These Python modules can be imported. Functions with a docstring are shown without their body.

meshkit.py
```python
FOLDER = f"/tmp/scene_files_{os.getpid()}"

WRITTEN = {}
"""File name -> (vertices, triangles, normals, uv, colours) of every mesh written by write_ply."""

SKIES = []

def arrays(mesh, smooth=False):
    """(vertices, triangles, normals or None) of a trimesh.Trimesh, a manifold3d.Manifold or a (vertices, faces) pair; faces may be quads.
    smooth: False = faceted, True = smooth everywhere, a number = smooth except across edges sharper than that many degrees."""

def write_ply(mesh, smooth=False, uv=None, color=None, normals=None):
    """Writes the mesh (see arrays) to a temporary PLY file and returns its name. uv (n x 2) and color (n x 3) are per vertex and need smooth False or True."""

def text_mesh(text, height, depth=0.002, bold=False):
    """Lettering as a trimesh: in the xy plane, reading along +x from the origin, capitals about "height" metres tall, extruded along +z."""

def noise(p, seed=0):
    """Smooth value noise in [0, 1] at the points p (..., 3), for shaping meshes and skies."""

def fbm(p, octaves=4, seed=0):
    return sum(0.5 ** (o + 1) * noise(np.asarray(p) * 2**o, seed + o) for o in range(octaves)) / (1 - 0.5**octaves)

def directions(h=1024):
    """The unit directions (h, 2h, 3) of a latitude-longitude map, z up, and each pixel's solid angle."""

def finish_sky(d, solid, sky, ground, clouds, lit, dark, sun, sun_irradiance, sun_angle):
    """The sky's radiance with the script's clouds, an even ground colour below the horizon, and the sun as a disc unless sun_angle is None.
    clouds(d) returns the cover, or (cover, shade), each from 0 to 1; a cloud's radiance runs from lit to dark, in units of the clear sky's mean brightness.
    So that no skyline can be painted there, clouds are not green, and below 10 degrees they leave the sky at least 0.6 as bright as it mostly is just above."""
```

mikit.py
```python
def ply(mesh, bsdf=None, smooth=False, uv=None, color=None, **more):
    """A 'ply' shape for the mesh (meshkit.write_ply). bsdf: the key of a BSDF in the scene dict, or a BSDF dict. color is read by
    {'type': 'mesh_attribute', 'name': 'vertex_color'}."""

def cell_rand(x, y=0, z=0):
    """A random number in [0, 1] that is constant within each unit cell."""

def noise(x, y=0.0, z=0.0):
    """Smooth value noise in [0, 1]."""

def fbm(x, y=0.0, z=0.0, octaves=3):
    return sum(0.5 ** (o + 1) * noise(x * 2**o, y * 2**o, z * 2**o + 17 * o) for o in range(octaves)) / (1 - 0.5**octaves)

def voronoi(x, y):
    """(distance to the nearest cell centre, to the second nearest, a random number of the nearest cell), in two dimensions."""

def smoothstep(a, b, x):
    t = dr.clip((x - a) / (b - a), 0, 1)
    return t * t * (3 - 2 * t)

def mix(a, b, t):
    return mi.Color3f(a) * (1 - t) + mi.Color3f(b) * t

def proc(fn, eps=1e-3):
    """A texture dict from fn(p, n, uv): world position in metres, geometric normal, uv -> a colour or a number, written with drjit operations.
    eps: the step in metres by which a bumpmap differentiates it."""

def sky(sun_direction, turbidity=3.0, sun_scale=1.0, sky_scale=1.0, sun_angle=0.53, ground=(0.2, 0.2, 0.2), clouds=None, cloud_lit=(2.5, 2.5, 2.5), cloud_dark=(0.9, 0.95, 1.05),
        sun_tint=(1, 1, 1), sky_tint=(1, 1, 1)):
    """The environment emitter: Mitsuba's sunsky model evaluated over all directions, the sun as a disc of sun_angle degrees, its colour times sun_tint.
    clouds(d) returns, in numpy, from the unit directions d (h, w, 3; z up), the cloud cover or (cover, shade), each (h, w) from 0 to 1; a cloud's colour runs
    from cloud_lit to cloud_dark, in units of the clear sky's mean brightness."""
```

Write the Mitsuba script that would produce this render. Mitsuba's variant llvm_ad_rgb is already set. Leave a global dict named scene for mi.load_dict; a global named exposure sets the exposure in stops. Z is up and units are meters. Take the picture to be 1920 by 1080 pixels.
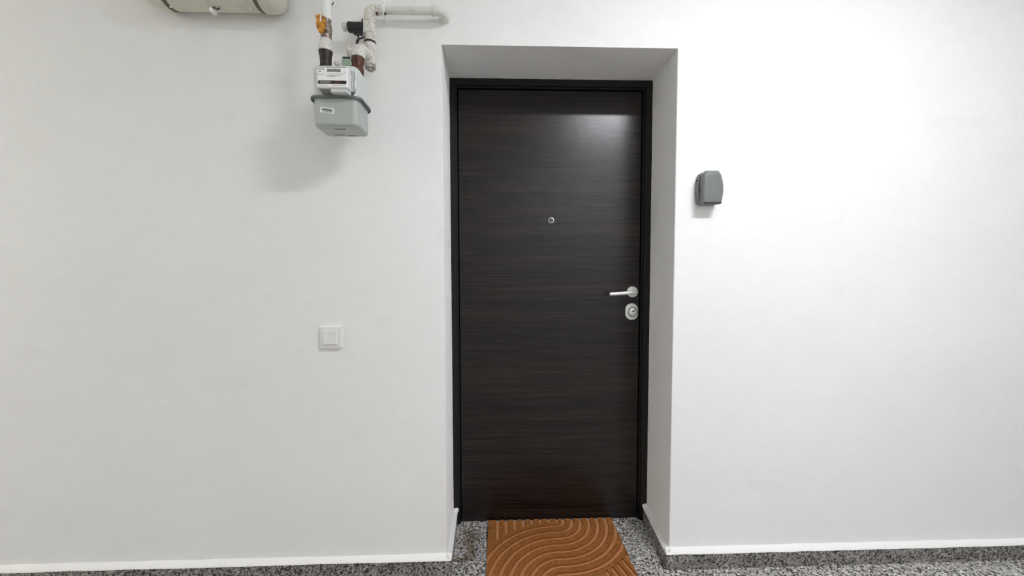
import math, random
import numpy as np
import trimesh, manifold3d, drjit as dr, mitsuba as mi, mikit, meshkit
from shapely.geometry import Polygon, LineString, Point, box as sbox
from shapely.ops import unary_union
from mikit import noise, fbm, voronoi, cell_rand, smoothstep, mix

random.seed(7); rng = np.random.default_rng(7)
T = mi.ScalarTransform4f
scene, labels = {'type': 'scene'}, {}
exposure = 2.27

# ---------------------------------------------------------------- camera
F, CX, D, CZ, YAW, PITCH, ROLL = 713.311, -0.2331, 1.4655, 1.2025, 0.0325, -0.0472, -0.0025
fw = np.array([math.sin(YAW) * math.cos(PITCH), math.cos(YAW) * math.cos(PITCH), math.sin(PITCH)])
rt = np.array([math.cos(YAW), -math.sin(YAW), 0.0]); up = np.cross(rt, fw)
up2 = -rt * math.sin(ROLL) + up * math.cos(ROLL)
eye = np.array([CX, -D, CZ])
scene['camera'] = {'type': 'perspective', 'fov': math.degrees(2 * math.atan(960 / F)), 'fov_axis': 'x', 'near_clip': 0.02, 'far_clip': 100.0,
                   'to_world': T().look_at(origin=eye.tolist(), target=(eye + fw).tolist(), up=up2.tolist())}

# ---------------------------------------------------------------- lights (corridor ceiling lamps; boxes of the fixtures follow with the objects)
CEIL = 2.62
LAMPS = [((0.85, -1.30), (0.66, 0.12), (32.0, 32.2, 34.2)), ((-3.6, -1.30), (0.66, 0.12), (19.0, 18.5, 17.6))]

# ---------------------------------------------------------------- helpers
def add(key, mesh, bsdf, smooth=False, label=None, cat=None, group=None, kind=None, **kw):
    base, n = key, 0
    while key in scene:
        n += 1; key = '%s_%03d' % (base, n)
    scene[key] = mikit.ply(mesh, bsdf, smooth=smooth, **kw) if not isinstance(mesh, dict) else mesh
    tag(key, label, cat, group, kind)
    return key

def tag(key, label=None, cat=None, group=None, kind=None):
    d = {k: v for k, v in (('label', label), ('category', cat), ('group', group), ('kind', kind)) if v}
    if d: labels[key] = d

def tm(man):
    m = man.to_mesh()
    return trimesh.Trimesh(m.vert_properties[:, :3], m.tri_verts, process=False)

def hull(pts):
    return trimesh.convex.convex_hull(np.asarray(pts, float))

def cbox(x0, x1, y0, y1, z0, z1, c=0.002):
    """box with chamfered edges"""
    c = min(c, (x1 - x0) / 2.2, (y1 - y0) / 2.2, (z1 - z0) / 2.2)
    lo, hi = (x0, y0, z0), (x1, y1, z1); pts = []
    for s in np.ndindex(2, 2, 2):
        for k in range(3):
            p = [hi[i] if s[i] else lo[i] for i in range(3)]
            for j in range(3):
                if j != k: p[j] += -c if s[j] else c
            pts.append(p)
    return hull(pts)

def rpoly(w, h, r, n=6, squeeze=0.0):
    """outline of a rounded rectangle, centred"""
    out = []
    for cx, cy, a0 in ((w/2-r, h/2-r, 0), (-w/2+r, h/2-r, 90), (-w/2+r, -h/2+r, 180), (w/2-r, -h/2+r, 270)):
        for k in range(n + 1):
            a = math.radians(a0 + 90 * k / n); out.append((cx + r * math.cos(a), cy + r * math.sin(a)))
    return np.array(out)

def layers(poly, levels, axis='z'):
    """convex solid through scaled-in copies of a convex outline: levels = [(inset, height)]"""
    P = Polygon(poly); pts = []
    for ins, h in levels:
        q = P.buffer(-ins) if ins else P
        xy = np.array(q.exterior.coords)
        pts.append(np.column_stack([xy, np.full(len(xy), h)]))
    p = np.vstack(pts)
    if axis == 'y': p = np.column_stack([p[:, 0], -p[:, 2], p[:, 1]])     # outline in xz, heights towards the viewer (-y)
    return hull(p)

def lathe(profile, origin=(0, 0, 0), direction=(0, 0, 1), sections=32):
    m = trimesh.creation.revolve(np.array(profile, float), sections=sections)
    M = trimesh.geometry.align_vectors([0, 0, 1], np.asarray(direction, float) / np.linalg.norm(direction))
    m.apply_transform(M); m.apply_translation(origin)
    if m.volume < 0: m.invert()
    return m

def tube(path, r, sides=20, steps=8):
    """round tube along a Catmull-Rom path with flat caps; r number or per-control list"""
    P = np.asarray(path, float); n = len(P)
    rr = np.broadcast_to(np.asarray(r, float), (n,))
    Q = np.vstack([2*P[0]-P[1], P, 2*P[-1]-P[-2]]); pts, rad = [], []
    for i in range(n - 1):
        p0, p1, p2, p3 = Q[i:i+4]
        for k in range(steps):
            t = k / steps
            pts.append(0.5*((2*p1)+(-p0+p2)*t+(2*p0-5*p1+4*p2-p3)*t*t+(-p0+3*p1-3*p2+p3)*t**3)); rad.append(rr[i]*(1-t)+rr[i+1]*t)
    pts.append(P[-1]); rad.append(rr[-1]); pts = np.array(pts)
    tan = np.gradient(pts, axis=0); tan /= np.linalg.norm(tan, axis=1, keepdims=True)
    a = np.cross(tan[0], [0.3, 0.1, 0.95] if abs(tan[0][2]) < .9 else [1, 0.2, 0]); V = []
    for p, t, q in zip(pts, tan, rad):
        a = a - t * (a @ t); a /= np.linalg.norm(a); b = np.cross(t, a)
        for s in range(sides):
            w = 2*math.pi*s/sides; V.append(p + q*(math.cos(w)*a + math.sin(w)*b))
    m = len(pts); f = []
    for i in range(m - 1):
        for s in range(sides):
            s2 = (s+1) % sides
            f += [[i*sides+s, i*sides+s2, (i+1)*sides+s2], [i*sides+s, (i+1)*sides+s2, (i+1)*sides+s]]
    V += [pts[0], pts[-1]]
    for s in range(sides):
        s2 = (s+1) % sides
        f += [[m*sides, s2, s], [m*sides+1, (m-1)*sides+s, (m-1)*sides+s2]]
    return trimesh.Trimesh(np.array(V), np.array(f), process=False)

def extrude(poly, h, z0=0.0):
    m = trimesh.creation.extrude_polygon(poly, h, engine='earcut'); m.apply_translation([0, 0, z0]); return m

def front(m, y, x=0.0, z=0.0):
    """a mesh drawn in xy and raised along z, stood up on a wall: its z points at the viewer"""
    m = m.copy(); v = m.vertices.copy()
    m.vertices = np.column_stack([v[:, 0] + x, y - v[:, 2], v[:, 1] + z]); return m

def join(*ms):
    return trimesh.util.concatenate(list(ms))

def rough(m, amp, freq, size=None, seed=0):
    if size: m = m.subdivide_to_size(size)
    v = np.array(m.vertices)
    d = np.stack([meshkit.fbm(v * freq + 31.7 * k, 3, seed + k) for k in range(3)], -1) - 0.5
    m = m.copy(); m.vertices = v + 2 * amp * d; return m

# ---------------------------------------------------------------- materials
def lin(r, g, b):
    f = lambda c: c/12.92 if c <= .04045 else ((c+.055)/1.055)**2.4
    return [f(c/255) for c in (r, g, b)]

def rgb(c): return {'type': 'rgb', 'value': list(c)}
def mat(name, color, rough_=0.5, metal=0.0, spec=0.5, bump=None, scale=0.0005, **kw):
    b = {'type': 'principled', 'base_color': color if isinstance(color, dict) else rgb(color), 'roughness': rough_, 'metallic': metal, 'specular': spec, **kw}
    if bump is not None: b = {'type': 'bumpmap', 'arbitrary': bump, 'scale': scale, 'bsdf': b}
    scene[name] = {'type': 'twosided', 'bsdf': b}
    return name

# plaster paint: nearly even white with faint roller unevenness
def plaster_c(p, n, uv):
    a = fbm(p.x * 2.1, p.y * 2.1, p.z * 2.1, 3)
    s = fbm(p.x * 31, p.y * 31, p.z * 31, 2)
    spot = smoothstep(.86, .92, noise(p.x * 9 + 3, p.y * 9, p.z * 9 + 1)) * .018
    return mix(lin(228, 227.7, 225.6), lin(236, 236.2, 235.2), a * .7 + s * .3) * (1 - spot)
def plaster_b(p, n, uv):
    return fbm(p.x * 5, p.y * 5, p.z * 5, 3) * 3 + fbm(p.x * 60, p.y * 60, p.z * 60, 2) * .35
mat('plaster', mikit.proc(plaster_c), .75, spec=.25, bump=mikit.proc(plaster_b, 2e-3), scale=.0010)
mat('white_ledge', lin(238, 238, 236), .6, spec=.3, bump=mikit.proc(lambda p, n, uv: fbm(p.x*80, p.y*80, p.z*80, 3), 1e-3), scale=.0012)
mat('ceiling_paint', lin(236, 236, 234), .9, spec=.1)

# speckled grey granite
def granite_uv(p, n):
    up_ = dr.abs(n.z) > .5; side = dr.abs(n.x) > .5
    return dr.select(side, p.y, p.x), dr.select(up_, p.y, p.z)
def granite_c(p, n, uv):
    u, v = granite_uv(p, n)
    w = (noise(u*300, v*300) - .5) * .6
    a, b, c = voronoi(u*230 + w, v*230 - w)
    a2, b2, c2 = voronoi(u*125 + 7 + w, v*125 + w)
    base = mix(lin(140, 138, 135), lin(204, 202, 198), c)
    base = mix(base, lin(66, 64, 62), smoothstep(.62, .70, c2) * smoothstep(.62, .45, a2))
    base = mix(base, lin(228, 226, 222), smoothstep(.80, .88, cell_rand(dr.floor(u*160), dr.floor(v*160), 5)) * .75)
    base = mix(base, lin(52, 51, 50), smoothstep(.82, .85, c) * .85)
    return base * (.88 + .24 * fbm(u*9, v*9, 0, 2))
mat('granite', mikit.proc(granite_c), .34, spec=.35)
# threshold slab: the same stone with a brown spill mark on its left side
def granite_stain(p, n, uv):
    base = granite_c(p, n, uv)
    d1 = dr.sqrt(dr.square((p.x + .370) / .045) + dr.square((p.y - .185) / .095))
    d2 = dr.sqrt(dr.square((p.x + .362) / .034) + dr.square((p.y - .095) / .06))
    d3 = dr.sqrt(dr.square((p.x + .405) / .05) + dr.square((p.y - .068) / .010))
    w = fbm(p.x*70, p.y*70, 0, 3)
    s = dr.maximum(dr.maximum(smoothstep(1.25, .3, d1 + (w-.5)*1.6), smoothstep(1.2, .4, d2 + (w-.5)*1.6)), smoothstep(1.2, .5, d3 + (w-.5)*.8))
    return base * mix((1, 1, 1), (.42, .33, .22), s * .85)
mat('granite_stained', mikit.proc(granite_stain), .34, spec=.35)
def skirt_c(p, n, uv):
    u, v = granite_uv(p, n)
    return granite_c(p, n, uv) * (.50 + .14 * noise(u*24, v*24)) * mi.Color3f(1, .985, .955)
mat('granite_dark', mikit.proc(skirt_c), .32, spec=.4)
mat('grout', lin(150, 142, 130), .9, spec=.1)

# dark wenge laminate, grain running across
def wood_h(p):
    wob = (noise(p.x*3.0, p.z*9) - .5) * 4
    g1 = noise(p.x*5, p.z*420 + wob); g2 = noise(p.x*13 + 5, p.z*900 + wob*2); g3 = fbm(p.x*1.3, p.z*26 + 4, 0, 3)
    return g1 * .45 + g2 * .3 + g3 * .25, g3, g2
def wood_c(p, n, uv):
    h, g3, g2 = wood_h(p)
    c = mix(lin(13, 10, 9), lin(38, 32, 29), smoothstep(.22, .8, h))
    return mix(c, lin(46, 35, 31), smoothstep(.55, .8, g3) * .3)
mat('wenge', mikit.proc(wood_c), .275, spec=.45, bump=mikit.proc(lambda p, n, uv: wood_h(p)[0], 8e-4), scale=.0001)
mat('frame_black', lin(18, 17, 16), .42, spec=.4)
mat('seal_black', lin(14, 14, 14), .7, spec=.3)

mat('satin_chrome', lin(226, 226, 223), .34, metal=.55)
mat('chrome', lin(214, 214, 212), .2, metal=.75)
mat('keyhole_black', lin(12, 12, 12), .6)
scene['lens_glass'] = {'type': 'dielectric', 'int_ior': 1.5}
mat('lens_dark', lin(70, 72, 74), .1, spec=.8)

mat('switch_white', lin(222, 222, 220), .28, spec=.5)
mat('box_grey', lin(110, 113, 112), .42, spec=.45)
mat('box_grey_back', lin(100, 103, 102), .45, spec=.4)
mat('box_groove', lin(46, 48, 49), .6)

def coir(lo, hi, f):
    def fn(p, n, uv):
        a = fbm(p.x*f, p.y*f, p.z*f, 2); b = noise(p.x*620, p.y*620, p.z*620)
        s = smoothstep(.86, .95, noise(p.x*330 + 9, p.y*330, p.z*330))
        return mix(mix(lo, hi, a*.5 + b*.5), lin(206, 150, 98), s * .35)
    return mikit.proc(fn)
fib = mikit.proc(lambda p, n, uv: noise(p.x*700, p.y*700, p.z*700) + .6*noise(p.x*300, p.y*300, p.z*300), 5e-4)
mat('coir_pile', coir(lin(92, 55, 24), lin(178, 117, 64), 130), .95, spec=.1, bump=fib, scale=.0016)
mat('coir_groove', coir(lin(168, 112, 70), lin(204, 146, 100), 90), .95, spec=.1, bump=fib, scale=.0006)
mat('mat_rubber', lin(60, 40, 26), .9)

mat('meter_grey', lin(196, 202, 200), .42, spec=.45)
mat('meter_lower_grey', lin(168, 174, 169), .42, spec=.4)
mat('flange_grey', lin(92, 98, 96), .5)
mat('index_frame', lin(214, 216, 214), .4)
mat('index_plate', lin(232, 232, 230), .45)
mat('tab_grey', lin(190, 194, 192), .5)
mat('under_index_shade', lin(84, 84, 80), .7)  # dark tone painting the shade below the meter index
mat('print_black', lin(20, 20, 20), .6)
mat('print_grey', lin(120, 122, 122), .6)
mat('digit_white', lin(200, 198, 196), .6)
mat('digit_red', lin(130, 50, 50), .6)
mat('sticker_white', lin(222, 226, 222), .5)
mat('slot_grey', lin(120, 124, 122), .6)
def dirty(base, dirt, f, lo=.5, hi=.75):
    return mikit.proc(lambda p, n, uv: mix(base, dirt, smoothstep(lo, hi, fbm(p.x*f, p.y*f, p.z*f, 3))))
pbump = mikit.proc(lambda p, n, uv: fbm(p.x*240, p.y*240, p.z*240, 2), 8e-4)
mat('pipe_paint', dirty(lin(208, 211, 202), lin(196, 198, 188), 60), .42, spec=.4, bump=pbump, scale=.0007)
mat('pipe_pale', lin(222, 226, 221), .45, spec=.4)
mat('fitting_paint', dirty(lin(206, 205, 196), lin(168, 164, 150), 150, .5, .8), .45, spec=.4, bump=pbump, scale=.0012)
mat('union_grey', dirty(lin(208, 208, 201), lin(184, 182, 172), 140), .45, spec=.4, bump=pbump, scale=.0006)
mat('thread_black', dirty(lin(38, 32, 29), lin(62, 46, 38), 90), .5, spec=.4)
mat('brass_brown', dirty(lin(84, 50, 36), lin(40, 30, 26), 110), .5, metal=.3)
mat('steel_dirty', dirty(lin(160, 156, 148), lin(88, 80, 72), 120), .42, metal=.7)
mat('valve_steel', dirty(lin(150, 140, 128), lin(84, 64, 50), 130), .45, metal=.6)
mat('lever_orange', dirty(lin(196, 134, 44), lin(140, 86, 34), 120), .5)
mat('tape_white', lin(226, 220, 204), .6)
mat('plastic_black', lin(30, 29, 31), .45)
mat('clear_cap', lin(190, 190, 186), .2, spec=.6)
mat('label_green', lin(132, 152, 132), .5)
mat('duct_cream', dirty(lin(196, 195, 182), lin(182, 180, 166), 18, .4, .8), .35, spec=.5)
mat('duct_seal', lin(96, 93, 78), .7)
mat('clip_white', lin(234, 234, 230), .4)
mat('lamp_housing', lin(230, 230, 230), .5)

# ---------------------------------------------------------------- setting: walls, ceiling, floor
X0, X1, YB, WT = -4.6, 4.6, -2.00, 0.40
OL, OR, BL, BR, OH, DY = -0.4455, 0.4475, -0.454, 0.467, 2.0383, 0.2849
M3 = manifold3d.Manifold
def mhull(pts): return M3.hull_points(np.asarray(pts, float))
slab = mhull([(x, y, z) for x in (X0, X1) for y in (0, WT) for z in (-.02, CEIL)])
kL, kR = (BL - OL) / DY, (BR - OR) / DY
def opening(y, g=0.0): return [(OL + kL*y - g, y, -.1), (OR + kR*y + g, y, -.1), (OL + kL*y - g, y, OH + (2.06-OH)*max(y, 0)/DY + g), (OR + kR*y + g, y, OH + (2.06-OH)*max(y, 0)/DY + g)]
hole = mhull(opening(-.05) + opening(WT + .05))
bev = mhull(opening(-.002, .0045) + opening(.0025, 0))
add('wall_front', tm(slab - hole - bev), 'plaster', label='white plastered corridor wall with the deep door recess', kind='structure')
add('wall_back', cbox(X0, X1, YB - .1, YB, -.02, CEIL, .001), 'plaster', label='plain white wall across the corridor', kind='structure')
add('wall_left', cbox(X0 - .1, X0, YB - .1, WT, -.02, CEIL, .001), 'plaster', label='white end wall at the left of the corridor', kind='structure')
add('wall_right', cbox(X1, X1 + .1, YB - .1, WT, -.02, CEIL, .001), 'plaster', label='white end wall at the right of the corridor', kind='structure')
add('ceiling', cbox(X0 - .1, X1 + .1, YB - .1, WT, CEIL, CEIL + .1, .001), 'ceiling_paint', label='white corridor ceiling', kind='structure')
add('floor', cbox(X0 - .1, X1 + .1, YB - .1, WT, -.06, -.012, .001), 'grout', label='corridor floor of speckled grey granite slabs', kind='structure')
# granite slabs of the floor
g = .0012
ys = [YB, -1.40, -.65, .0595]
for r in range(3):
    off = (0.0, .52, 1.02)[r]
    xs = [X0] + [x for x in np.arange(X0 - 1.5 + off, X1, 1.5) if X0 + .05 < x < X1 - .05] + [X1]
    for a, b in zip(xs[:-1], xs[1:]):
        if r == 2:
            # the front row meets the wall; inside the recess it runs a little further in
            add('floor__slab', cbox(a + g, b - g, ys[r] + g, -.0005, -.012, 0, .0008), 'granite')
        else:
            add('floor__slab', cbox(a + g, b - g, ys[r] + g, ys[r+1] - g, -.012, 0, .0008), 'granite')
add('floor__slab', cbox(OL + .001, OR - .001, .0007, .0595 - g, -.012, 0, .0008), 'granite')
add('floor__slab', cbox(OL + .001, OR - .001, .0595 + g, .33, -.012, 0, .0008), 'granite_stained', label='threshold slab of speckled granite with a brown stain')

# skirting of granite strips with a white plaster ledge over it
SH, ST = 0.0655, 0.0175
def skirting(name, lab, runs):
    """runs: list of (start, end, outward normal, joints 0..1): strips standing on the floor against the wall line"""
    first = True
    for p, q, nrm, cuts, e0, e1 in runs:
        p, q, nrm = np.array(p, float), np.array(q, float), np.array(nrm, float)
        t = (q - p) / np.linalg.norm(q - p); p = p + t * e0; q = q + t * e1
        cs = [0.0] + list(cuts) + [1.0]
        for a, b in zip(cs[:-1], cs[1:]):
            s, e = p + (q - p) * a + t * .0006, p + (q - p) * b - t * .0006
            c = .0012; P = []
            for w, u in ((s, 1), (e, -1)):
                for o, z in ((.0006, .0005), (ST, .0005), (ST, SH - c), (ST - c, SH), (.0006, SH)):
                    P.append([*(w + nrm * o), z])
            add(name + '__strip', hull(P), 'granite_dark')
def ledge(name, lab, runs):
    ms = []
    for p, q, nrm, e0, e1 in runs:
        p, q, nrm = np.array(p, float), np.array(q, float), np.array(nrm, float)
        t = (q - p) / np.linalg.norm(q - p); p = p + t * e0; q = q + t * e1
        n = max(3, int(np.linalg.norm(q - p) / .02)); V, Fc = [], []
        for i in range(n + 1):
            w = p + (q - p) * i / n
            j = [meshkit.fbm(np.array([[w[0]*14 + 3*k, w[1]*14, k*5.1]]), 3, k)[0] - .5 for k in range(3)]
            prof = [(.0004, SH + .0002), (ST + .0015 + j[0]*.0016, SH - .0020 + j[1]*.004), (ST + .0008 + j[0]*.0016, SH + .0035 + j[1]*.003),
                    (ST * .45, SH + .0115 + j[2]*.003), (.0008, SH + .0165 + j[2]*.007), (.0004, SH + .0165 + j[2]*.007)]
            V += [[*(w + nrm * o), z] for o, z in prof]
        k = 6
        for i in range(n):
            for s in range(k):
                s2 = (s + 1) % k
                Fc += [[i*k+s, (i+1)*k+s2, i*k+s2], [i*k+s, (i+1)*k+s, (i+1)*k+s2]]
        for s in range(1, k - 1): Fc += [[0, s, s+1], [n*k, n*k+s+1, n*k+s]]
        m = trimesh.Trimesh(np.array(V), np.array(Fc), process=False)
        if m.volume < 0: m.invert()
        ms.append(m)
    for p, q, nrm, e0, e1 in runs[1:]:                     # lump of plaster where the ledge ends at the door frame
        b = trimesh.creation.icosphere(3, 1.0); b.apply_scale([.013, .011, .012]); b = rough(b, .004, 90, None, 5)
        b.apply_translation([q[0] + nrm[0] * .012, DY - .010, SH + .011]); ms.append(b)
    add(name, join(*ms), 'white_ledge', smooth=50, label=lab, kind='structure')
lj, rj = [(x - X0) / (OL - X0) for x in (-3.9, -2.85, -1.72, -.585)], [(x - OR) / (X1 - OR) for x in (.572, 1.69, 2.8, 3.9)]
skirting('baseboard_left', '', [((X0, 0), (OL, 0), (0, -1), lj, 0, ST), ((OL, 0), (BL, DY), (1, 0), [], 0, -.002)])
skirting('baseboard_right', '', [((OR, 0), (X1, 0), (0, -1), rj, -ST, 0), ((OR, 0), (BR, DY), (-1, 0), [], 0, -.002)])
tag('baseboard_left', 'speckled grey granite skirting left of the door', kind='structure')
tag('baseboard_right', 'speckled grey granite skirting right of the door', kind='structure')
ledge('trim_1', 'white plaster ledge on the skirting left of the door', [((X0, 0), (OL, 0), (0, -1), 0, ST), ((OL, 0), (BL, DY), (1, 0), -ST * .9, -.004)])
ledge('trim_2', 'white plaster ledge on the skirting right of the door', [((OR, 0), (X1, 0), (0, -1), -ST, 0), ((OR, 0), (BR, DY), (-1, 0), -ST * .9, -.004)])

# ---------------------------------------------------------------- the door
FI = (-0.4225, 0.4285, 2.0235)          # inner edges of the frame
FZ = 2.0600
def frame_solid(l, r, t, L, R, TT, y0, y1):
    outer = M3.hull_points(np.array([(x, y, z) for x in (L, R) for y in (y0, y1) for z in (0.001, TT)]))
    inner = M3.hull_points(np.array([(x, y, z) for x in (l, r) for y in (y0-.1, y1+.1) for z in (-.1, t)]))
    return outer - inner
face = frame_solid(FI[0] - .008, FI[1] + .008, FI[2] + .008, BL - .012, BR + .012, FZ + .008, DY, DY + .02)
stop = frame_solid(FI[0], FI[1], FI[2], BL - .012, BR + .012, FZ + .008, DY + .010, DY + .09)
add('door_1__frame', tm(face + stop), 'frame_black', label='black door frame')
LF = .3035                               # front of the leaf
add('door_1__leaf', cbox(FI[0] + .0035, FI[1] - .0035, LF, LF + .05, .005, FI[2] - .004, .0018), 'wenge', label='dark wood grain door leaf')
add('door_1__seal', cbox(FI[0] + .0005, FI[1] - .0005, LF + .051, LF + .06, .001, FI[2] - .0005, .001), 'seal_black', label='black seal behind the leaf edge')
tag('door_1', 'closed dark wood grain entrance door in a black frame', kind='structure')
# lever handle on a round rose
hx, hz = .390, 1.0985
add('door_1__handle__rose', lathe([(0, 0), (.0262, 0), (.0262, .005), (.0245, .0078), (.0215, .0085), (0, .0085)], (hx, LF - .0002, hz), (0, -1, 0), 40), 'satin_chrome', smooth=30, label='round satin metal rose')
def lever_mesh():
    rows = []
    path = [((hx, LF - .008, hz), .0105, .0080), ((hx, LF - .026, hz), .0100, .0080), ((hx, LF - .040, hz), .0095, .0084), ((hx - .006, LF - .049, hz - .0003), .0090, .0086),
            ((hx - .018, LF - .053, hz - .001), .0078, .0088), ((hx - .045, LF - .054, hz - .0025), .0070, .0086), ((hx - .085, LF - .054, hz - .005), .0066, .0084), ((hx - .119, LF - .053, hz - .0065), .0064, .0082), ((hx - .1215, LF - .053, hz - .0066), .0048, .0064)]
    pts = np.array([p[0] for p in path]); tan = np.gradient(pts, axis=0); tan /= np.linalg.norm(tan, axis=1, keepdims=True)
    V, Fc, k = [], [], 20
    for (p, a, b), t in zip(path, tan):
        side = np.cross(t, [0, 0, 1.0]); side /= np.linalg.norm(side)
        for s in range(k):
            w = 2*math.pi*s/k; V.append(np.array(p) + side * a * math.cos(w) + np.array([0, 0, 1.0]) * b * math.sin(w))
    n = len(path)
    for i in range(n - 1):
        for s in range(k):
            s2 = (s+1) % k; Fc += [[i*k+s, i*k+s2, (i+1)*k+s2], [i*k+s, (i+1)*k+s2, (i+1)*k+s]]
    V += [pts[0], pts[-1]]
    for s in range(k):
        s2 = (s+1) % k; Fc += [[n*k, s2, s], [n*k+1, (n-1)*k+s, (n-1)*k+s2]]
    m = trimesh.Trimesh(np.array(V), np.array(Fc), process=False)
    if m.volume < 0: m.invert()
    return m
add('door_1__handle__lever', lever_mesh(), 'satin_chrome', smooth=45, label='satin metal lever')
tag('door_1__handle', 'satin metal lever handle')
# cylinder lock below it
lx, lz = .3875, 1.0055
add('door_1__lock__plate', front(layers(rpoly(.0600, .0790, .0292, 10), [(0, 0), (0, .006), (.002, .0085), (.005, .0095)]), LF + .0002, lx, lz), 'satin_chrome', smooth=30, label='oval satin metal lock plate')
add('door_1__lock__ring', lathe([(.0212, .0085), (.0222, .0085), (.0222, .0115), (.0216, .0122), (.0212, .0115), (.0212, .0085)], (lx + .003, LF, lz - .001), (0, -1, 0), 36), 'chrome', smooth=30)
add('door_1__lock__cylinder', lathe([(0, .0090), (.0180, .0090), (.0180, .0130), (.0165, .0145), (.010, .0165), (0, .0168)], (lx + .003, LF, lz - .001), (0, -1, 0), 36), 'satin_chrome', smooth=30)
add('door_1__lock__ring_shade', front(extrude(Point(0, 0).buffer(.0235).difference(Point(0, 0).buffer(.0170)), .0008), LF - .0090, lx + .003, lz - .001), 'slot_grey')  # flat grey ring painting the shadow around the cylinder
kh = unary_union([sbox(-.0085, -.0016, .0085, .0016), Point(0, 0).buffer(.0035)])
add('door_1__lock__keyhole', front(extrude(kh, .001), LF - .0164, lx + .0035, lz + .004), 'keyhole_black')
tag('door_1__lock', 'satin metal cylinder lock under the handle')
# peephole
px, pz = .0065, 1.4315
add('door_1__peephole__ring', lathe([(.0085, 0), (.0142, 0), (.0142, .003), (.0128, .0052), (.0105, .0056), (.0092, .0040), (.0085, .002)], (px, LF - .0002, pz), (0, -1, 0), 32), 'chrome', smooth=40)
add('door_1__peephole__lens', lathe([(0, .0005), (.0084, .0005), (.0084, .002), (.007, .0042), (.004, .0056), (0, .0061)], (px, LF - .0002, pz), (0, -1, 0), 28), 'lens_dark', smooth=True)
tag('door_1__peephole', 'round chrome peephole')

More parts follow.
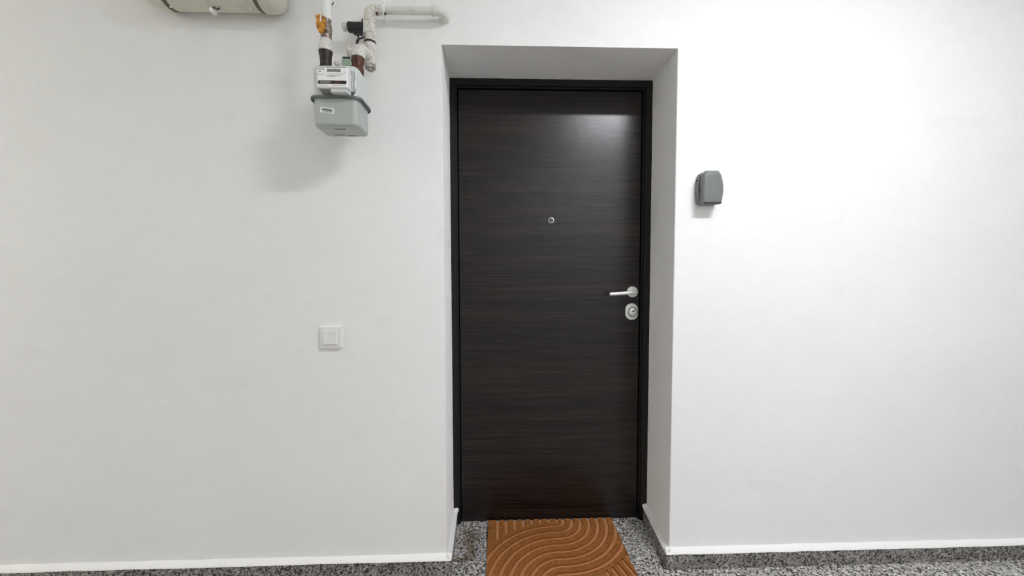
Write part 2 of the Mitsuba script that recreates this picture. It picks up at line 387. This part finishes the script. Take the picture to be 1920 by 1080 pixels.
# ---------------------------------------------------------------- light switch
sx, sz = -.8740, .9490
add('light_switch__plate', front(layers(rpoly(.0790, .0840, .004), [(0, 0), (0, .0095), (.0015, .0125), (.003, .0135)]), -.0003, sx, sz), 'switch_white', smooth=25)
add('light_switch__inner_frame', front(layers(rpoly(.0600, .0610, .004), [(0, .009), (0, .0112), (.001, .0120)]), -.004, sx, sz + .0005), 'switch_white', smooth=25)
def rocker():
    P = rpoly(.0505, .0520, .004); q = Polygon(P).buffer(-.0012); a = np.array(q.exterior.coords)
    tilt = lambda y: .0125 + .0032 * (.5 - y / .052)          # pressed in at the top, standing out at the bottom
    pts = [(x, y, .011) for x, y in P] + [(x, y, tilt(y) + .001) for x, y in P] + [(x, y, tilt(y) + .0022) for x, y in a]
    return hull(pts)
add('light_switch__rocker', front(rocker(), -.004, sx, sz + .0005), 'switch_white', smooth=25)
tag('light_switch', 'square white light switch with a single rocker on the wall left of the door', 'light switch')

# ---------------------------------------------------------------- grey wall box
def bowed(w, h, top, bow, r, n=14):
    """outline with bulging sides, narrower at the top"""
    pts = []
    for s in (1, -1):
        for k in range(n + 1):
            t = k / n; z = (-h/2 + h*t) if s == 1 else (h/2 - h*t)
            f = (z + h/2) / h
            half = w/2 * (1 - top * max(0, f - .55) / .45 * .9 - .05 * max(0, .3 - f) / .3) + bow * math.sin(math.pi * f)
            pts.append((s * half, z))
    return np.array(Polygon(pts).buffer(-r).buffer(r, quad_segs=6).exterior.coords)
def cover_outline(w, h):
    pts = [(-w/2, -h/2 + .004)]
    pts += [(-w/2 + .004, -h/2), (w/2 - .008, -h/2)]
    for k in range(13):
        t = k / 12; pts.append((w/2 - .008 + .0125 * math.sin(math.pi * (t*.9 + .05)) ** .8 - .004 * t, -h/2 + .006 + (h - .018) * t))
    pts += [(w/2 - .018, h/2), (-w/2 + .014, h/2), (-w/2 + .003, h/2 - .014), (-w/2, h/2 - .030)]
    return np.array(Polygon(pts).convex_hull.buffer(-.006).buffer(.006, quad_segs=6).exterior.coords)
kx, kz = .5665, 1.5105
ob = bowed(.078, .122, .10, .0055, .016); of = cover_outline(.080, .124)
add('wall_box__back_shell', front(layers(ob, [(.0015, 0), (0, .004), (0, .026), (.002, .0285)]), -.0003, kx, kz), 'box_grey_back', smooth=35)
add('wall_box__groove', front(layers(ob, [(.0035, .028), (.0035, .0335)]), 0, kx, kz), 'box_groove', smooth=35)
add('wall_box__cover', front(layers(of, [(.001, .033), (0, .035), (0, .046), (.0035, .0520), (.009, .0545), (.02, .0555)]), 0, kx, kz), 'box_grey', smooth=40)
add('wall_box__lower_lip', front(layers(rpoly(.066, .010, .003), [(0, .034), (0, .052), (.001, .0535)]), 0, kx, kz - .0565), 'box_groove', smooth=35)
add('wall_box__catch', cbox(kx - .0445, kx - .041, -.0195, -.0075, kz + .030, kz + .0335, .0008), 'box_groove')
tag('wall_box', 'small dark grey rounded plastic box on the wall right of the door', 'wall box')

# ---------------------------------------------------------------- doormat
MX0, MX1, MY0, MY1 = -.2915, .3010, -.118, .2950
A, B, K = np.array([.028, .28]), np.array([.014, -.092]), .372
def s_curve(r):
    R = K - r; pts = []
    d = (B - A) / np.linalg.norm(B - A); a_end = math.atan2(d[1], d[0])
    pts.append((A[0] + r, A[1] + .1))
    for k in range(25):
        a = 0 + (a_end - 0) * k / 24; pts.append((A[0] + r * math.cos(a), A[1] + r * math.sin(a)))
    b0 = math.atan2(-d[1], -d[0])
    for k in range(1, 25):
        b = b0 + (math.pi - b0) * k / 24; pts.append((B[0] + R * math.cos(b), B[1] + R * math.sin(b)))
    pts.append((B[0] - R, B[1] - .2))
    return LineString(pts)
GW = .0083
rect = sbox(MX0, MY0, MX1, MY1)
grooves = [s_curve(r).buffer(GW, cap_style=2) for r in np.arange(.037, .33, .04)]
keep_l = Point(*B).buffer(K - .037 + .026, 64)
for x in np.arange(-.285 + .040 * 0, .02, .0402):
    xx = x + .0395
    lineg = LineString([(xx, .32), (xx, -.05)]).buffer(GW, cap_style=2).difference(keep_l)
    lineg = lineg.difference(sbox(-1, -1, 1, .10)) if xx > -.25 else lineg
    grooves.append(lineg)
keep_r = Point(*A).buffer(.317 + .026, 64)
dirv = np.array([.33, -1.0])
for k in range(5):
    p0 = np.array([.268 - .0335 * k + .033, .018]) ; p0 = p0 - dirv * .1
    ln = LineString([p0, p0 + dirv * .3]).buffer(GW * .95, cap_style=2).difference(keep_r)
    ln = ln.intersection(sbox(.0, -.2, .4, .12))
    grooves.append(ln)
gr = unary_union(grooves)
ribs = rect.buffer(-.001).difference(gr)
add('doormat__backing', rough(extrude(rect.buffer(-.0005), .0035, .0003), .0005, 120, .02), 'mat_rubber')
add('doormat__groove_floor', rough(extrude(rect.buffer(-.002), .0022, .0036), .0004, 160, .008), 'coir_groove', label='lighter brown groove floor')
for gpoly in sorted(ribs.geoms, key=lambda q: (-round(q.centroid.y, 3), q.centroid.x)):
    if gpoly.area < 6e-5: continue
    q = gpoly.simplify(.0004)
    m = extrude(q, .0082, .0056); m.merge_vertices()
    m = rough(m, .0009, 260, .006, 3)
    add('doormat__rib', m, 'coir_pile')
tag('doormat', 'orange brown coir doormat carved with wavy ribs, lying before the door', 'doormat')

# ---------------------------------------------------------------- gas meter
mx0, mx1, my0, my1 = -.829, -.6835, -.207, -.098
mcx, mcy = (mx0 + mx1) / 2, (my0 + my1) / 2
def shell(w, d, r, levels):
    P = rpoly(w, d, r, 8); m = layers(P, levels); m.apply_translation([mcx, mcy, 0]); return m
add('gas_meter__lower_shell', shell(mx1 - mx0, my1 - my0, .022, [(.012, 1.6655), (.0045, 1.6672), (.001, 1.671), (0, 1.677), (0, 1.754)]), 'meter_lower_grey', smooth=35)
add('gas_meter__upper_shell', shell(mx1 - mx0, my1 - my0, .022, [(0, 1.757), (0, 1.843), (.0025, 1.851), (.007, 1.8555), (.012, 1.857)]), 'meter_grey', smooth=35)
def flange():
    P = Polygon(rpoly(mx1 - mx0 + .020, my1 - my0 + .018, .030, 10)); pts = []
    m = extrude(P, .0034, 1.7535); m.apply_translation([mcx, mcy, 0])
    rim = extrude(P.difference(P.buffer(-.0018)), .0062, 1.7500); rim.apply_translation([mcx, mcy, 0])
    return join(m, rim)
add('gas_meter__flange', flange(), 'flange_grey', label='grey seam flange around the meter body')
# embossed side ridges on the upper shell
for k, (xa, xb) in enumerate(((-.699, -.6965), (-.692, -.6905))):
    add('gas_meter__ridge', tube([(xa - .001, my0 - .0005, 1.838), (xa + .003, my0 - .0012, 1.818), (xa - .001, my0 - .0012, 1.795), (xa + .004, my0 - .0005, 1.775)], .0021, 8, 5), 'meter_grey', smooth=60)
# slots underneath
for (xa, xb, ya, yb) in ((-.775, -.735, -.180, -.174), (-.795, -.760, -.125, -.120), (-.752, -.722, -.118, -.113)):
    add('gas_meter__slot', cbox(xa, xb, ya, yb, 1.6640, 1.6660, .0008), 'slot_grey')
# index window
ix0, ix1, iz0, iz1, iy = -.7985, -.7030, 1.7705, 1.8370, -.2350
add('gas_meter__index__housing', cbox(ix0, ix1, iy, my0 + .004, iz0, iz1, .002), 'index_frame')
add('gas_meter__index__plate', cbox(ix0 + .003, ix1 - .003, iy - .0012, iy + .001, iz0 + .003, iz1 - .0035, .0004), 'index_plate')
add('gas_meter__index__counter_window', cbox(ix0 + .0045, ix1 - .0045, iy - .0022, iy, iz0 + .0115, iz0 + .0215, .0004), 'print_black', label='black counter strip')
add('gas_meter__index__print_field', cbox(-.766, -.724, iy - .0018, iy, 1.8185, 1.8275, .0003), 'print_grey')
add('gas_meter__index__top_edge', cbox(ix0 + .003, ix1 - .003, iy - .0018, iy, iz1 - .0055, iz1 - .0035, .0003), 'print_grey')
for txt, key, xx in (('00000', 'digit_white', -.789), ('000', 'digit_red', -.742)):
    m = meshkit.text_mesh(txt, .0058, .0005); m.apply_scale([1.35, 1, 1])
    add('gas_meter__index__digits', front(m, iy - .0022, xx, iz0 + .0135), key)
for (xa, xb, z, h) in ((-.795, -.775, 1.8255, .0016), (-.791, -.785, 1.8175, .0022), (-.795, -.790, 1.8095, .0018), (-.788, -.772, 1.8093, .0010), (-.768, -.715, 1.8120, .0007), (-.768, -.725, 1.8075, .0007), (-.712, -.708, 1.8170, .0014), (-.768, -.735, 1.8035, .0007), (-.790, -.765, 1.7770, .0008), (-.750, -.712, 1.7768, .0008)):
    add('gas_meter__index__print_line', cbox(xa, xb, iy - .0017, iy - .0010, z, z + h, .0001), 'print_black')
add('gas_meter__index__tab', hull([(-.757, -.232, 1.7700), (-.708, -.232, 1.7700), (-.757, -.209, 1.7700), (-.703, -.209, 1.7700), (-.757, -.234, 1.7585), (-.708, -.234, 1.7580), (-.757, -.216, 1.7580), (-.703, -.212, 1.7560)]), 'tab_grey')
add('gas_meter__index__under_shade', hull([(-.793, -.214, 1.7700), (-.690, -.211, 1.7700), (-.793, -.2068, 1.7700), (-.690, -.2068, 1.7700), (-.785, -.2085, 1.7610), (-.700, -.2085, 1.7600), (-.785, -.2068, 1.7605), (-.700, -.2068, 1.7595)]), 'under_index_shade')  # dark wedge added to paint the shadow under the index box
add('gas_meter__index__foot', hull([(-.795, -.226, 1.7702), (-.758, -.226, 1.7702), (-.795, -.2065, 1.7702), (-.758, -.2065, 1.7702), (-.790, -.210, 1.7600), (-.758, -.210, 1.7600), (-.790, -.2065, 1.7595), (-.758, -.2065, 1.7595)]), 'slot_grey')  # foot coloured darker to carry the shade of the box above
tag('gas_meter__index', 'white counter box with a black number strip')
# small sticker, a little tilted
st = trimesh.creation.box((.0440, .0008, .0170)); bar = trimesh.creation.box((.0330, .0008, .0078)); bar.apply_translation([0, -.0006, .0012])
ln2 = trimesh.creation.box((.030, .0008, .0012)); ln2.apply_translation([.001, -.0006, -.0055])
Rm = trimesh.transformations.rotation_matrix(math.radians(7.5), [0, 1, 0])
for m_, key, nm in ((st, 'sticker_white', 'sticker'), (bar, 'print_grey', 'sticker__barcode'), (ln2, 'print_black', 'sticker__print_line')):
    m_.apply_transform(Rm); m_.apply_translation([-.7810, my0 - .0004, 1.7130]); add('gas_meter__' + nm, m_, key, label='white sticker with a dark code strip' if nm == 'sticker' else None)
# sockets on top
add('gas_meter__socket', lathe([(.0, 0), (.0235, 0), (.0235, .012), (.0225, .020), (.0182, .023), (.0175, .040), (.0185, .056), (.0212, .068), (.0212, .0745), (0, .0745)], (-.8065, -.150, 1.8530), (0, 0, 1)), 'thread_black', smooth=30, label='black threaded socket')
add('gas_meter__socket', lathe([(.0, 0), (.0215, 0), (.0215, .012), (.0205, .020), (.0175, .026), (.0180, .034), (.0200, .042), (.0205, .052), (0, .052)], (-.7060, -.150, 1.8540), (.09, .05, 1)), 'brass_brown', smooth=30, label='rust brown socket')
add('gas_meter__seal_bracket', cbox(-.780, -.726, -.148, -.140, 1.852, 1.872, .001), 'fitting_paint')
add('gas_meter__seal_knob', lathe([(0, 0), (.0075, 0), (.0085, .004), (.008, .010), (.005, .013), (0, .0135)], (-.768, -.148, 1.886), (0, -1, 0), 20), 'clear_cap', smooth=40)
add('gas_meter__seal_knob_stem', lathe([(0, 0), (.004, 0), (.004, .022), (0, .022)], (-.768, -.146, 1.868), (0, 0, 1), 12), 'fitting_paint', smooth=40)
add('gas_meter__green_tag', cbox(-.7485, -.7190, -.165, -.160, 1.872, 1.8985, .0015), 'label_green', label='small green tag')
add('gas_meter__tag_hook', cbox(-.746, -.722, -.166, -.140, 1.8985, 1.9035, .001), 'plastic_black')
tag('gas_meter', 'pale grey gas meter hung on pipes, left above the door', 'gas meter')

# ---------------------------------------------------------------- inlet pipe with its valve
vx, vy = -.8035, -.150
add('inlet_pipe__union_nut', lathe([(0, 0), (.0218, 0), (.0222, .006), (.0216, .018), (.0190, .030), (.0162, .037), (.0162, .040), (0, .040)], (vx - .0015, vy, 1.9260), (0, 0, 1)), 'union_grey', smooth=35, label='pale union nut')
add('inlet_pipe__union_collar', lathe([(0, 0), (.0178, 0), (.0178, .004), (.0165, .007), (0, .007)], (vx, vy, 1.9580), (0, 0, 1)), 'union_grey', smooth=35)
add('inlet_pipe__valve_body', lathe([(0, 0), (.0165, 0), (.0165, .015), (.0150, .017), (.0178, .024), (.0185, .036), (.0170, .048), (.0150, .052), (.0160, .056), (.0160, .066), (0, .066)], (vx + .0005, vy, 1.9648), (0, 0, 1), 24), 'valve_steel', smooth=35, label='rusty valve body')
lev = [(-.006, -.024), (.003, -.021), (.010, -.008), (.013, .006), (.010, .020), (.003, .027), (-.005, .028), (-.014, .026), (-.015, .022), (-.009, .019), (-.013, .004), (-.011, -.012)]
add('inlet_pipe__valve_handle', rough(front(extrude(Polygon(lev).buffer(.0015), .009), vy - .0205, vx - .004, 1.998), .0008, 130, .006, 9), 'lever_orange', smooth=40, label='orange valve handle')
add('inlet_pipe__handle_tape', front(extrude(Polygon([(-.002, .008), (.002, .008), (.003, .034), (-.001, .034)]), .002), vy - .030, vx - .003, 1.996), 'tape_white')
add('inlet_pipe__handle_screw', lathe([(0, 0), (.005, 0), (.005, .003), (0, .0035)], (vx + .010, vy - .016, 1.985), (0, -1, 0), 12), 'steel_dirty', smooth=35)
add('inlet_pipe__riser', tube([(-.8000, vy, 2.028), (-.7990, vy, 2.25), (-.7980, vy, 2.45), (-.7975, vy, CEIL - .001)], .0152, 24, 4), 'pipe_pale', smooth=60, label='pale vertical pipe')
tag('inlet_pipe', 'pale vertical gas pipe with a rusty valve and orange handle above the meter', 'pipe')

# wire clip on the wall beside the riser
add('wall_hook__plug', lathe([(0, 0), (.0055, 0), (.0045, .012), (.003, .018), (0, .019)], (-.8405, -.0004, 2.175), (0, -1, 0), 14), 'clip_white', smooth=40)
add('wall_hook__hook', tube([(-.8405, -.016, 2.175), (-.8390, -.020, 2.166), (-.8345, -.021, 2.1635), (-.8315, -.021, 2.168), (-.8312, -.020, 2.173)], .0016, 8, 5), 'plastic_black', smooth=60)
tag('wall_hook', 'tiny dark hook on the wall right of the vertical pipe', 'hook')

# ---------------------------------------------------------------- outlet pipe with elbows and fittings
ox, oy = -.6890, -.062
O = 'outlet_pipe__'
add(O + 'meter_nut', lathe([(0, 0), (.0215, 0), (.0215, .018), (.0195, .029), (.0135, .037), (0, .040)], (-.7000, -.149, 1.9075), (.06, .10, 1)), 'union_grey', smooth=40, label='pale domed union nut')
add(O + 'swan_elbow', tube([(-.6965, -.146, 1.925), (-.696, -.128, 1.946), (-.695, -.098, 1.953), (-.692, -.072, 1.953), (ox, oy, 1.953)], [.0185, .019, .018, .017, .0165], 20, 6), 'fitting_paint', smooth=60)
add(O + 'side_plug', lathe([(0, 0), (.0150, 0), (.0195, .004), (.0195, .010), (.0150, .012), (.0150, .044), (0, .044)], (-.7610, -.085, 1.9640), (1, .2, -.02), 24), 'fitting_paint', smooth=35)
add(O + 'bottom_plug', lathe([(0, 0), (.0120, 0), (.0125, .006), (.0195, .007), (.0200, .024), (.0185, .026), (0, .026)], (ox - .0005, oy, 1.9120), (0, 0, 1), 8), 'steel_dirty', label='metal end plug')
add(O + 'plug_screw', lathe([(0, 0), (.006, 0), (.006, .010), (.004, .012), (0, .012)], (ox + .002, oy - .018, 1.921), (.1, -1, -.2), 12), 'chrome', smooth=35)
add(O + 'tee', lathe([(0, 0), (.0190, 0), (.0200, .006), (.0178, .010), (.0178, .034), (.0198, .040), (.0205, .050), (0, .050)], (ox, oy, 1.9300), (0, 0, 1)), 'fitting_paint', smooth=35)
add(O + 'hex_nut', lathe([(0, 0), (.0205, 0), (.0222, .004), (.0222, .020), (.0195, .025), (0, .025)], (ox, oy, 1.9795), (0, 0, 1), 12), 'union_grey', smooth=20)
add(O + 'seal_ring', lathe([(0, 0), (.0200, 0), (.0210, .004), (.0200, .007), (0, .007)], (ox, oy, 2.0040), (0, 0, 1)), 'thread_black', smooth=35, label='dark seal ring')
add(O + 'neck', lathe([(0, 0), (.0175, 0), (.0165, .012), (.0165, .026), (0, .026)], (ox, oy, 2.0105), (0, 0, 1)), 'fitting_paint', smooth=35)
add(O + 'square_body', cbox(ox - .0185, ox + .0165, oy - .018, oy + .018, 2.0360, 2.0790, .003), 'union_grey')
add(O + 'upper_ring', lathe([(0, 0), (.0190, 0), (.0200, .003), (.0200, .009), (.0180, .013), (0, .013)], (ox, oy, 2.0790), (0, 0, 1)), 'fitting_paint', smooth=35)
hzp = 2.1300
add(O + 'upper_elbow', tube([(ox - .002, oy, 2.088), (ox - .003, oy, 2.103), (ox + .001, oy + .003, 2.116), (ox + .013, oy + .010, hzp - .0005), (ox + .030, oy + .014, hzp)], [.0150, .0158, .0162, .0160, .0152], 20, 6), 'fitting_paint', smooth=60)
for xx, rr in ((-.668, .0172), (-.657, .0162)):
    add(O + 'elbow_ring', lathe([(0, 0), (rr, 0), (rr + .001, .0025), (rr, .005), (0, .005)], (xx, oy + .014, hzp), (1, 0, 0)), 'fitting_paint', smooth=35)
add(O + 'drip', lathe([(0, 0), (.003, .002), (.004, .006), (.003, .012), (0, .012)], (-.6610, oy - .004, 2.0985), (0, 0, 1), 12), 'brass_brown', smooth=50)
add(O + 'straight', tube([(-.660, -.048, hzp), (-.60, -.048, hzp + .0005), (-.50, -.048, hzp + .001), (-.455, -.048, hzp + .001)], .0138, 24, 4), 'pipe_paint', smooth=60)
add(O + 'wall_elbow', tube([(-.468, -.048, hzp + .001), (-.455, -.0475, hzp + .001), (-.441, -.043, hzp + .001), (-.432, -.031, hzp), (-.429, -.016, hzp - .001), (-.429, -.0004, hzp - .001)], [.0165, .0162, .0160, .0158, .0152, .0152], 22, 6), 'pipe_paint', smooth=60)
add(O + 'collar', lathe([(0, 0), (.0168, 0), (.0174, .002), (.0168, .004), (0, .004)], (-.4700, -.048, hzp + .001), (1, 0, 0)), 'fitting_paint', smooth=35)
tag('outlet_pipe', 'pale painted gas pipe running from the meter up and into the wall over the door', 'pipe')
# pipe clip
add('pipe_clip__band', lathe([(.0141, -.004), (.0165, -.004), (.0165, .004), (.0141, .004), (.0141, -.004)], (-.6400, -.048, hzp), (1, 0, 0)), 'clip_white', smooth=35)
add('pipe_clip__ear', cbox(-.6430, -.6370, -.062, -.050, hzp + .0165, hzp + .030, .0012), 'clip_white')
add('pipe_clip__stud', tube([(-.640, -.0005, hzp - .017), (-.640, -.030, hzp - .018), (-.638, -.060, hzp - .021)], .0038, 10, 4), 'clip_white', smooth=50)
add('pipe_clip__screw', lathe([(0, 0), (.0042, 0), (.0042, .004), (0, .0045)], (-.6340, -.062, hzp - .0225), (.5, -.8, 0), 10), 'plastic_black')
tag('pipe_clip', 'small white clip holding the horizontal pipe', 'pipe clip')

# black regulator lying against the fitting
rz, ry = 2.0570, -.066
add('outlet_pipe__regulator__body', lathe([(0, 0), (.0165, 0), (.0175, .003), (.0175, .040), (.0185, .042), (.0185, .052), (0, .052)], (-.7615, ry, rz + .001), (1, 0, -.03), 24), 'plastic_black', smooth=30)
add('outlet_pipe__regulator__cap', lathe([(0, 0), (.0125, .0005), (.0150, .004), (.0150, .009), (.0125, .011), (.0125, .020), (0, .020)], (-.7810, ry, rz + .0016), (1, 0, -.03), 24), 'clear_cap', smooth=35, label='pale end cap')
add('outlet_pipe__regulator__upper_pin', lathe([(0, 0), (.0035, 0), (.0035, .016), (0, .017)], (-.7130, ry, rz + .013), (.05, 0, 1), 10), 'plastic_black', smooth=40)
add('outlet_pipe__regulator__foot', cbox(-.745, -.713, ry - .010, ry + .010, rz - .0225, rz - .012, .002), 'plastic_black')
add('outlet_pipe__regulator__clip_bracket', hull([(-.7110, ry - .008, rz - .010), (-.7050, ry - .008, rz - .010), (-.7110, ry + .008, rz - .010), (-.7050, ry + .008, rz - .010), (-.7080, ry - .006, rz - .036), (-.7020, ry - .006, rz - .036), (-.7080, ry + .006, rz - .036), (-.7020, ry + .006, rz - .036)]), 'steel_dirty')
add('outlet_pipe__regulator__stem', tube([(-.7285, ry - .004, rz - .018), (-.7280, ry - .004, rz - .030)], .0022, 8, 2), 'clip_white')
add('outlet_pipe__regulator__hose', tube([(-.7275, ry - .006, rz - .026), (-.7235, ry - .012, rz - .040), (-.7215, ry - .022, rz - .060), (-.7200, ry - .040, rz - .075)], .0030, 10, 4), 'plastic_black', smooth=60, label='thin black hose')
add('outlet_pipe__regulator__hose', tube([(-.7000, ry - .020, rz - .043), (-.7065, ry - .026, rz - .050), (-.7130, ry - .034, rz - .058), (-.7170, ry - .046, rz - .072)], .0032, 10, 4), 'plastic_black', smooth=60, label='thin black hose')
tag('outlet_pipe__regulator', 'small black cylinder with a pale end')

# ---------------------------------------------------------------- cream duct at the top left
dz, dyc, dr_ = 2.1680, -.0620, .0555
Q = 'flue_duct__'
add(Q + 'straight', tube([(-1.375, dyc, dz), (-1.20, dyc, dz), (-1.045, dyc, dz)], dr_, 40, 4), 'duct_cream', smooth=60)
def bend(x0, sgn, R, r):
    """quarter turn from horizontal up to vertical"""
    P = [(x0 - sgn*.012, dyc, dz), (x0, dyc, dz)]
    for k in range(1, 7):
        a = math.pi/2 * k/6; P.append((x0 + sgn*R*math.sin(a), dyc, dz + R*(1 - math.cos(a))))
    top = P[-1]; P += [(top[0], dyc, top[2] + .05), (top[0], dyc, CEIL - .001)]
    return tube(P, r, 40, 5)
add(Q + 'elbow', bend(-1.384, -1, .062, dr_ + .002), 'duct_cream', smooth=60)
add(Q + 'end_cap', lathe([(0, 0), (dr_ + .003, 0), (dr_ + .003, .034), (dr_ + .001, .044), (dr_ - .006, .056), (dr_ - .018, .064), (dr_ - .034, .068), (0, .069)], (-1.0545, dyc, dz), (1, 0, 0), 48), 'duct_cream', smooth=40)
for xx, r2, key, nm, w in ((-1.371, .0576, 'duct_seal', 'seal', .018), (-1.385, .0585, 'duct_cream', 'lip', .008), (-1.236, .0572, 'duct_cream', 'band', .006), (-1.226, .0570, 'duct_cream', 'band', .004), (-1.098, .0566, 'duct_cream', 'band', .004), (-1.0635, .0572, 'duct_seal', 'seal', .015), (-1.0525, .0600, 'duct_cream', 'lip', .006)):
    add(Q + nm, lathe([(.05, -w/2), (r2 - .0008, -w/2), (r2, -w/4), (r2, w/4), (r2 - .0008, w/2), (.05, w/2), (.05, -w/2)], (xx, dyc, dz), (1, 0, 0), 48), key, smooth=35)
for xx in (-1.362, -1.094):
    add(Q + 'pin', lathe([(0, 0), (.0032, 0), (.0032, .004), (0, .005)], (xx, dyc - .010, dz - .0540), (0, -.2, -1), 12), 'clip_white', smooth=40)
for yy, zz in ((-.046, .010), (-.030, -.002)):
    add(Q + 'screw', lathe([(0, 0), (.0024, 0), (.0019, .0015), (0, .002)], (-.998 + yy*.1, dyc + yy, dz - .028 + zz), (1, -.25, -.1), 10), 'duct_seal', smooth=40)
add(Q + 'clip', cbox(-1.2345, -1.2215, dyc - .012, dyc + .012, dz - .0690, dz - .0545, .0025), 'clip_white', label='white clip under the duct')
add(Q + 'clip_tie', tube([(-1.220, dyc - .010, dz - .056), (-1.212, dyc - .012, dz - .059), (-1.203, dyc - .012, dz - .063), (-1.196, dyc - .012, dz - .0575)], .0022, 8, 5), 'plastic_black', smooth=60)
tag('flue_duct', 'thick cream plastic duct along the top left of the wall', 'duct')

# ---------------------------------------------------------------- ceiling lamps
for (lx_, ly_), (w, d), rad in LAMPS:
    n = sum(k.startswith('ceiling_lamp') and k.endswith('__housing') for k in scene)
    root = 'ceiling_lamp' if n == 0 else 'ceiling_lamp_%03d' % n
    scene[root + '__housing'] = mikit.ply(cbox(lx_ - w/2 - .015, lx_ + w/2 + .015, ly_ - d/2 - .015, ly_ + d/2 + .015, CEIL - .020, CEIL - .0005, .003), 'lamp_housing')
    V = np.array([(lx_-w/2, ly_-d/2, CEIL-.0205), (lx_+w/2, ly_-d/2, CEIL-.0205), (lx_+w/2, ly_+d/2, CEIL-.0205), (lx_-w/2, ly_+d/2, CEIL-.0205)])
    scene[root + '__diffuser'] = mikit.ply((V, np.array([[0, 2, 1], [0, 3, 2]])), 'lamp_housing', emitter={'type': 'area', 'radiance': rgb(rad)})
    tag(root, 'flat strip lamp on the corridor ceiling, ' + ('right of the door' if lx_ > 0 else 'far to the left'), 'lamp')
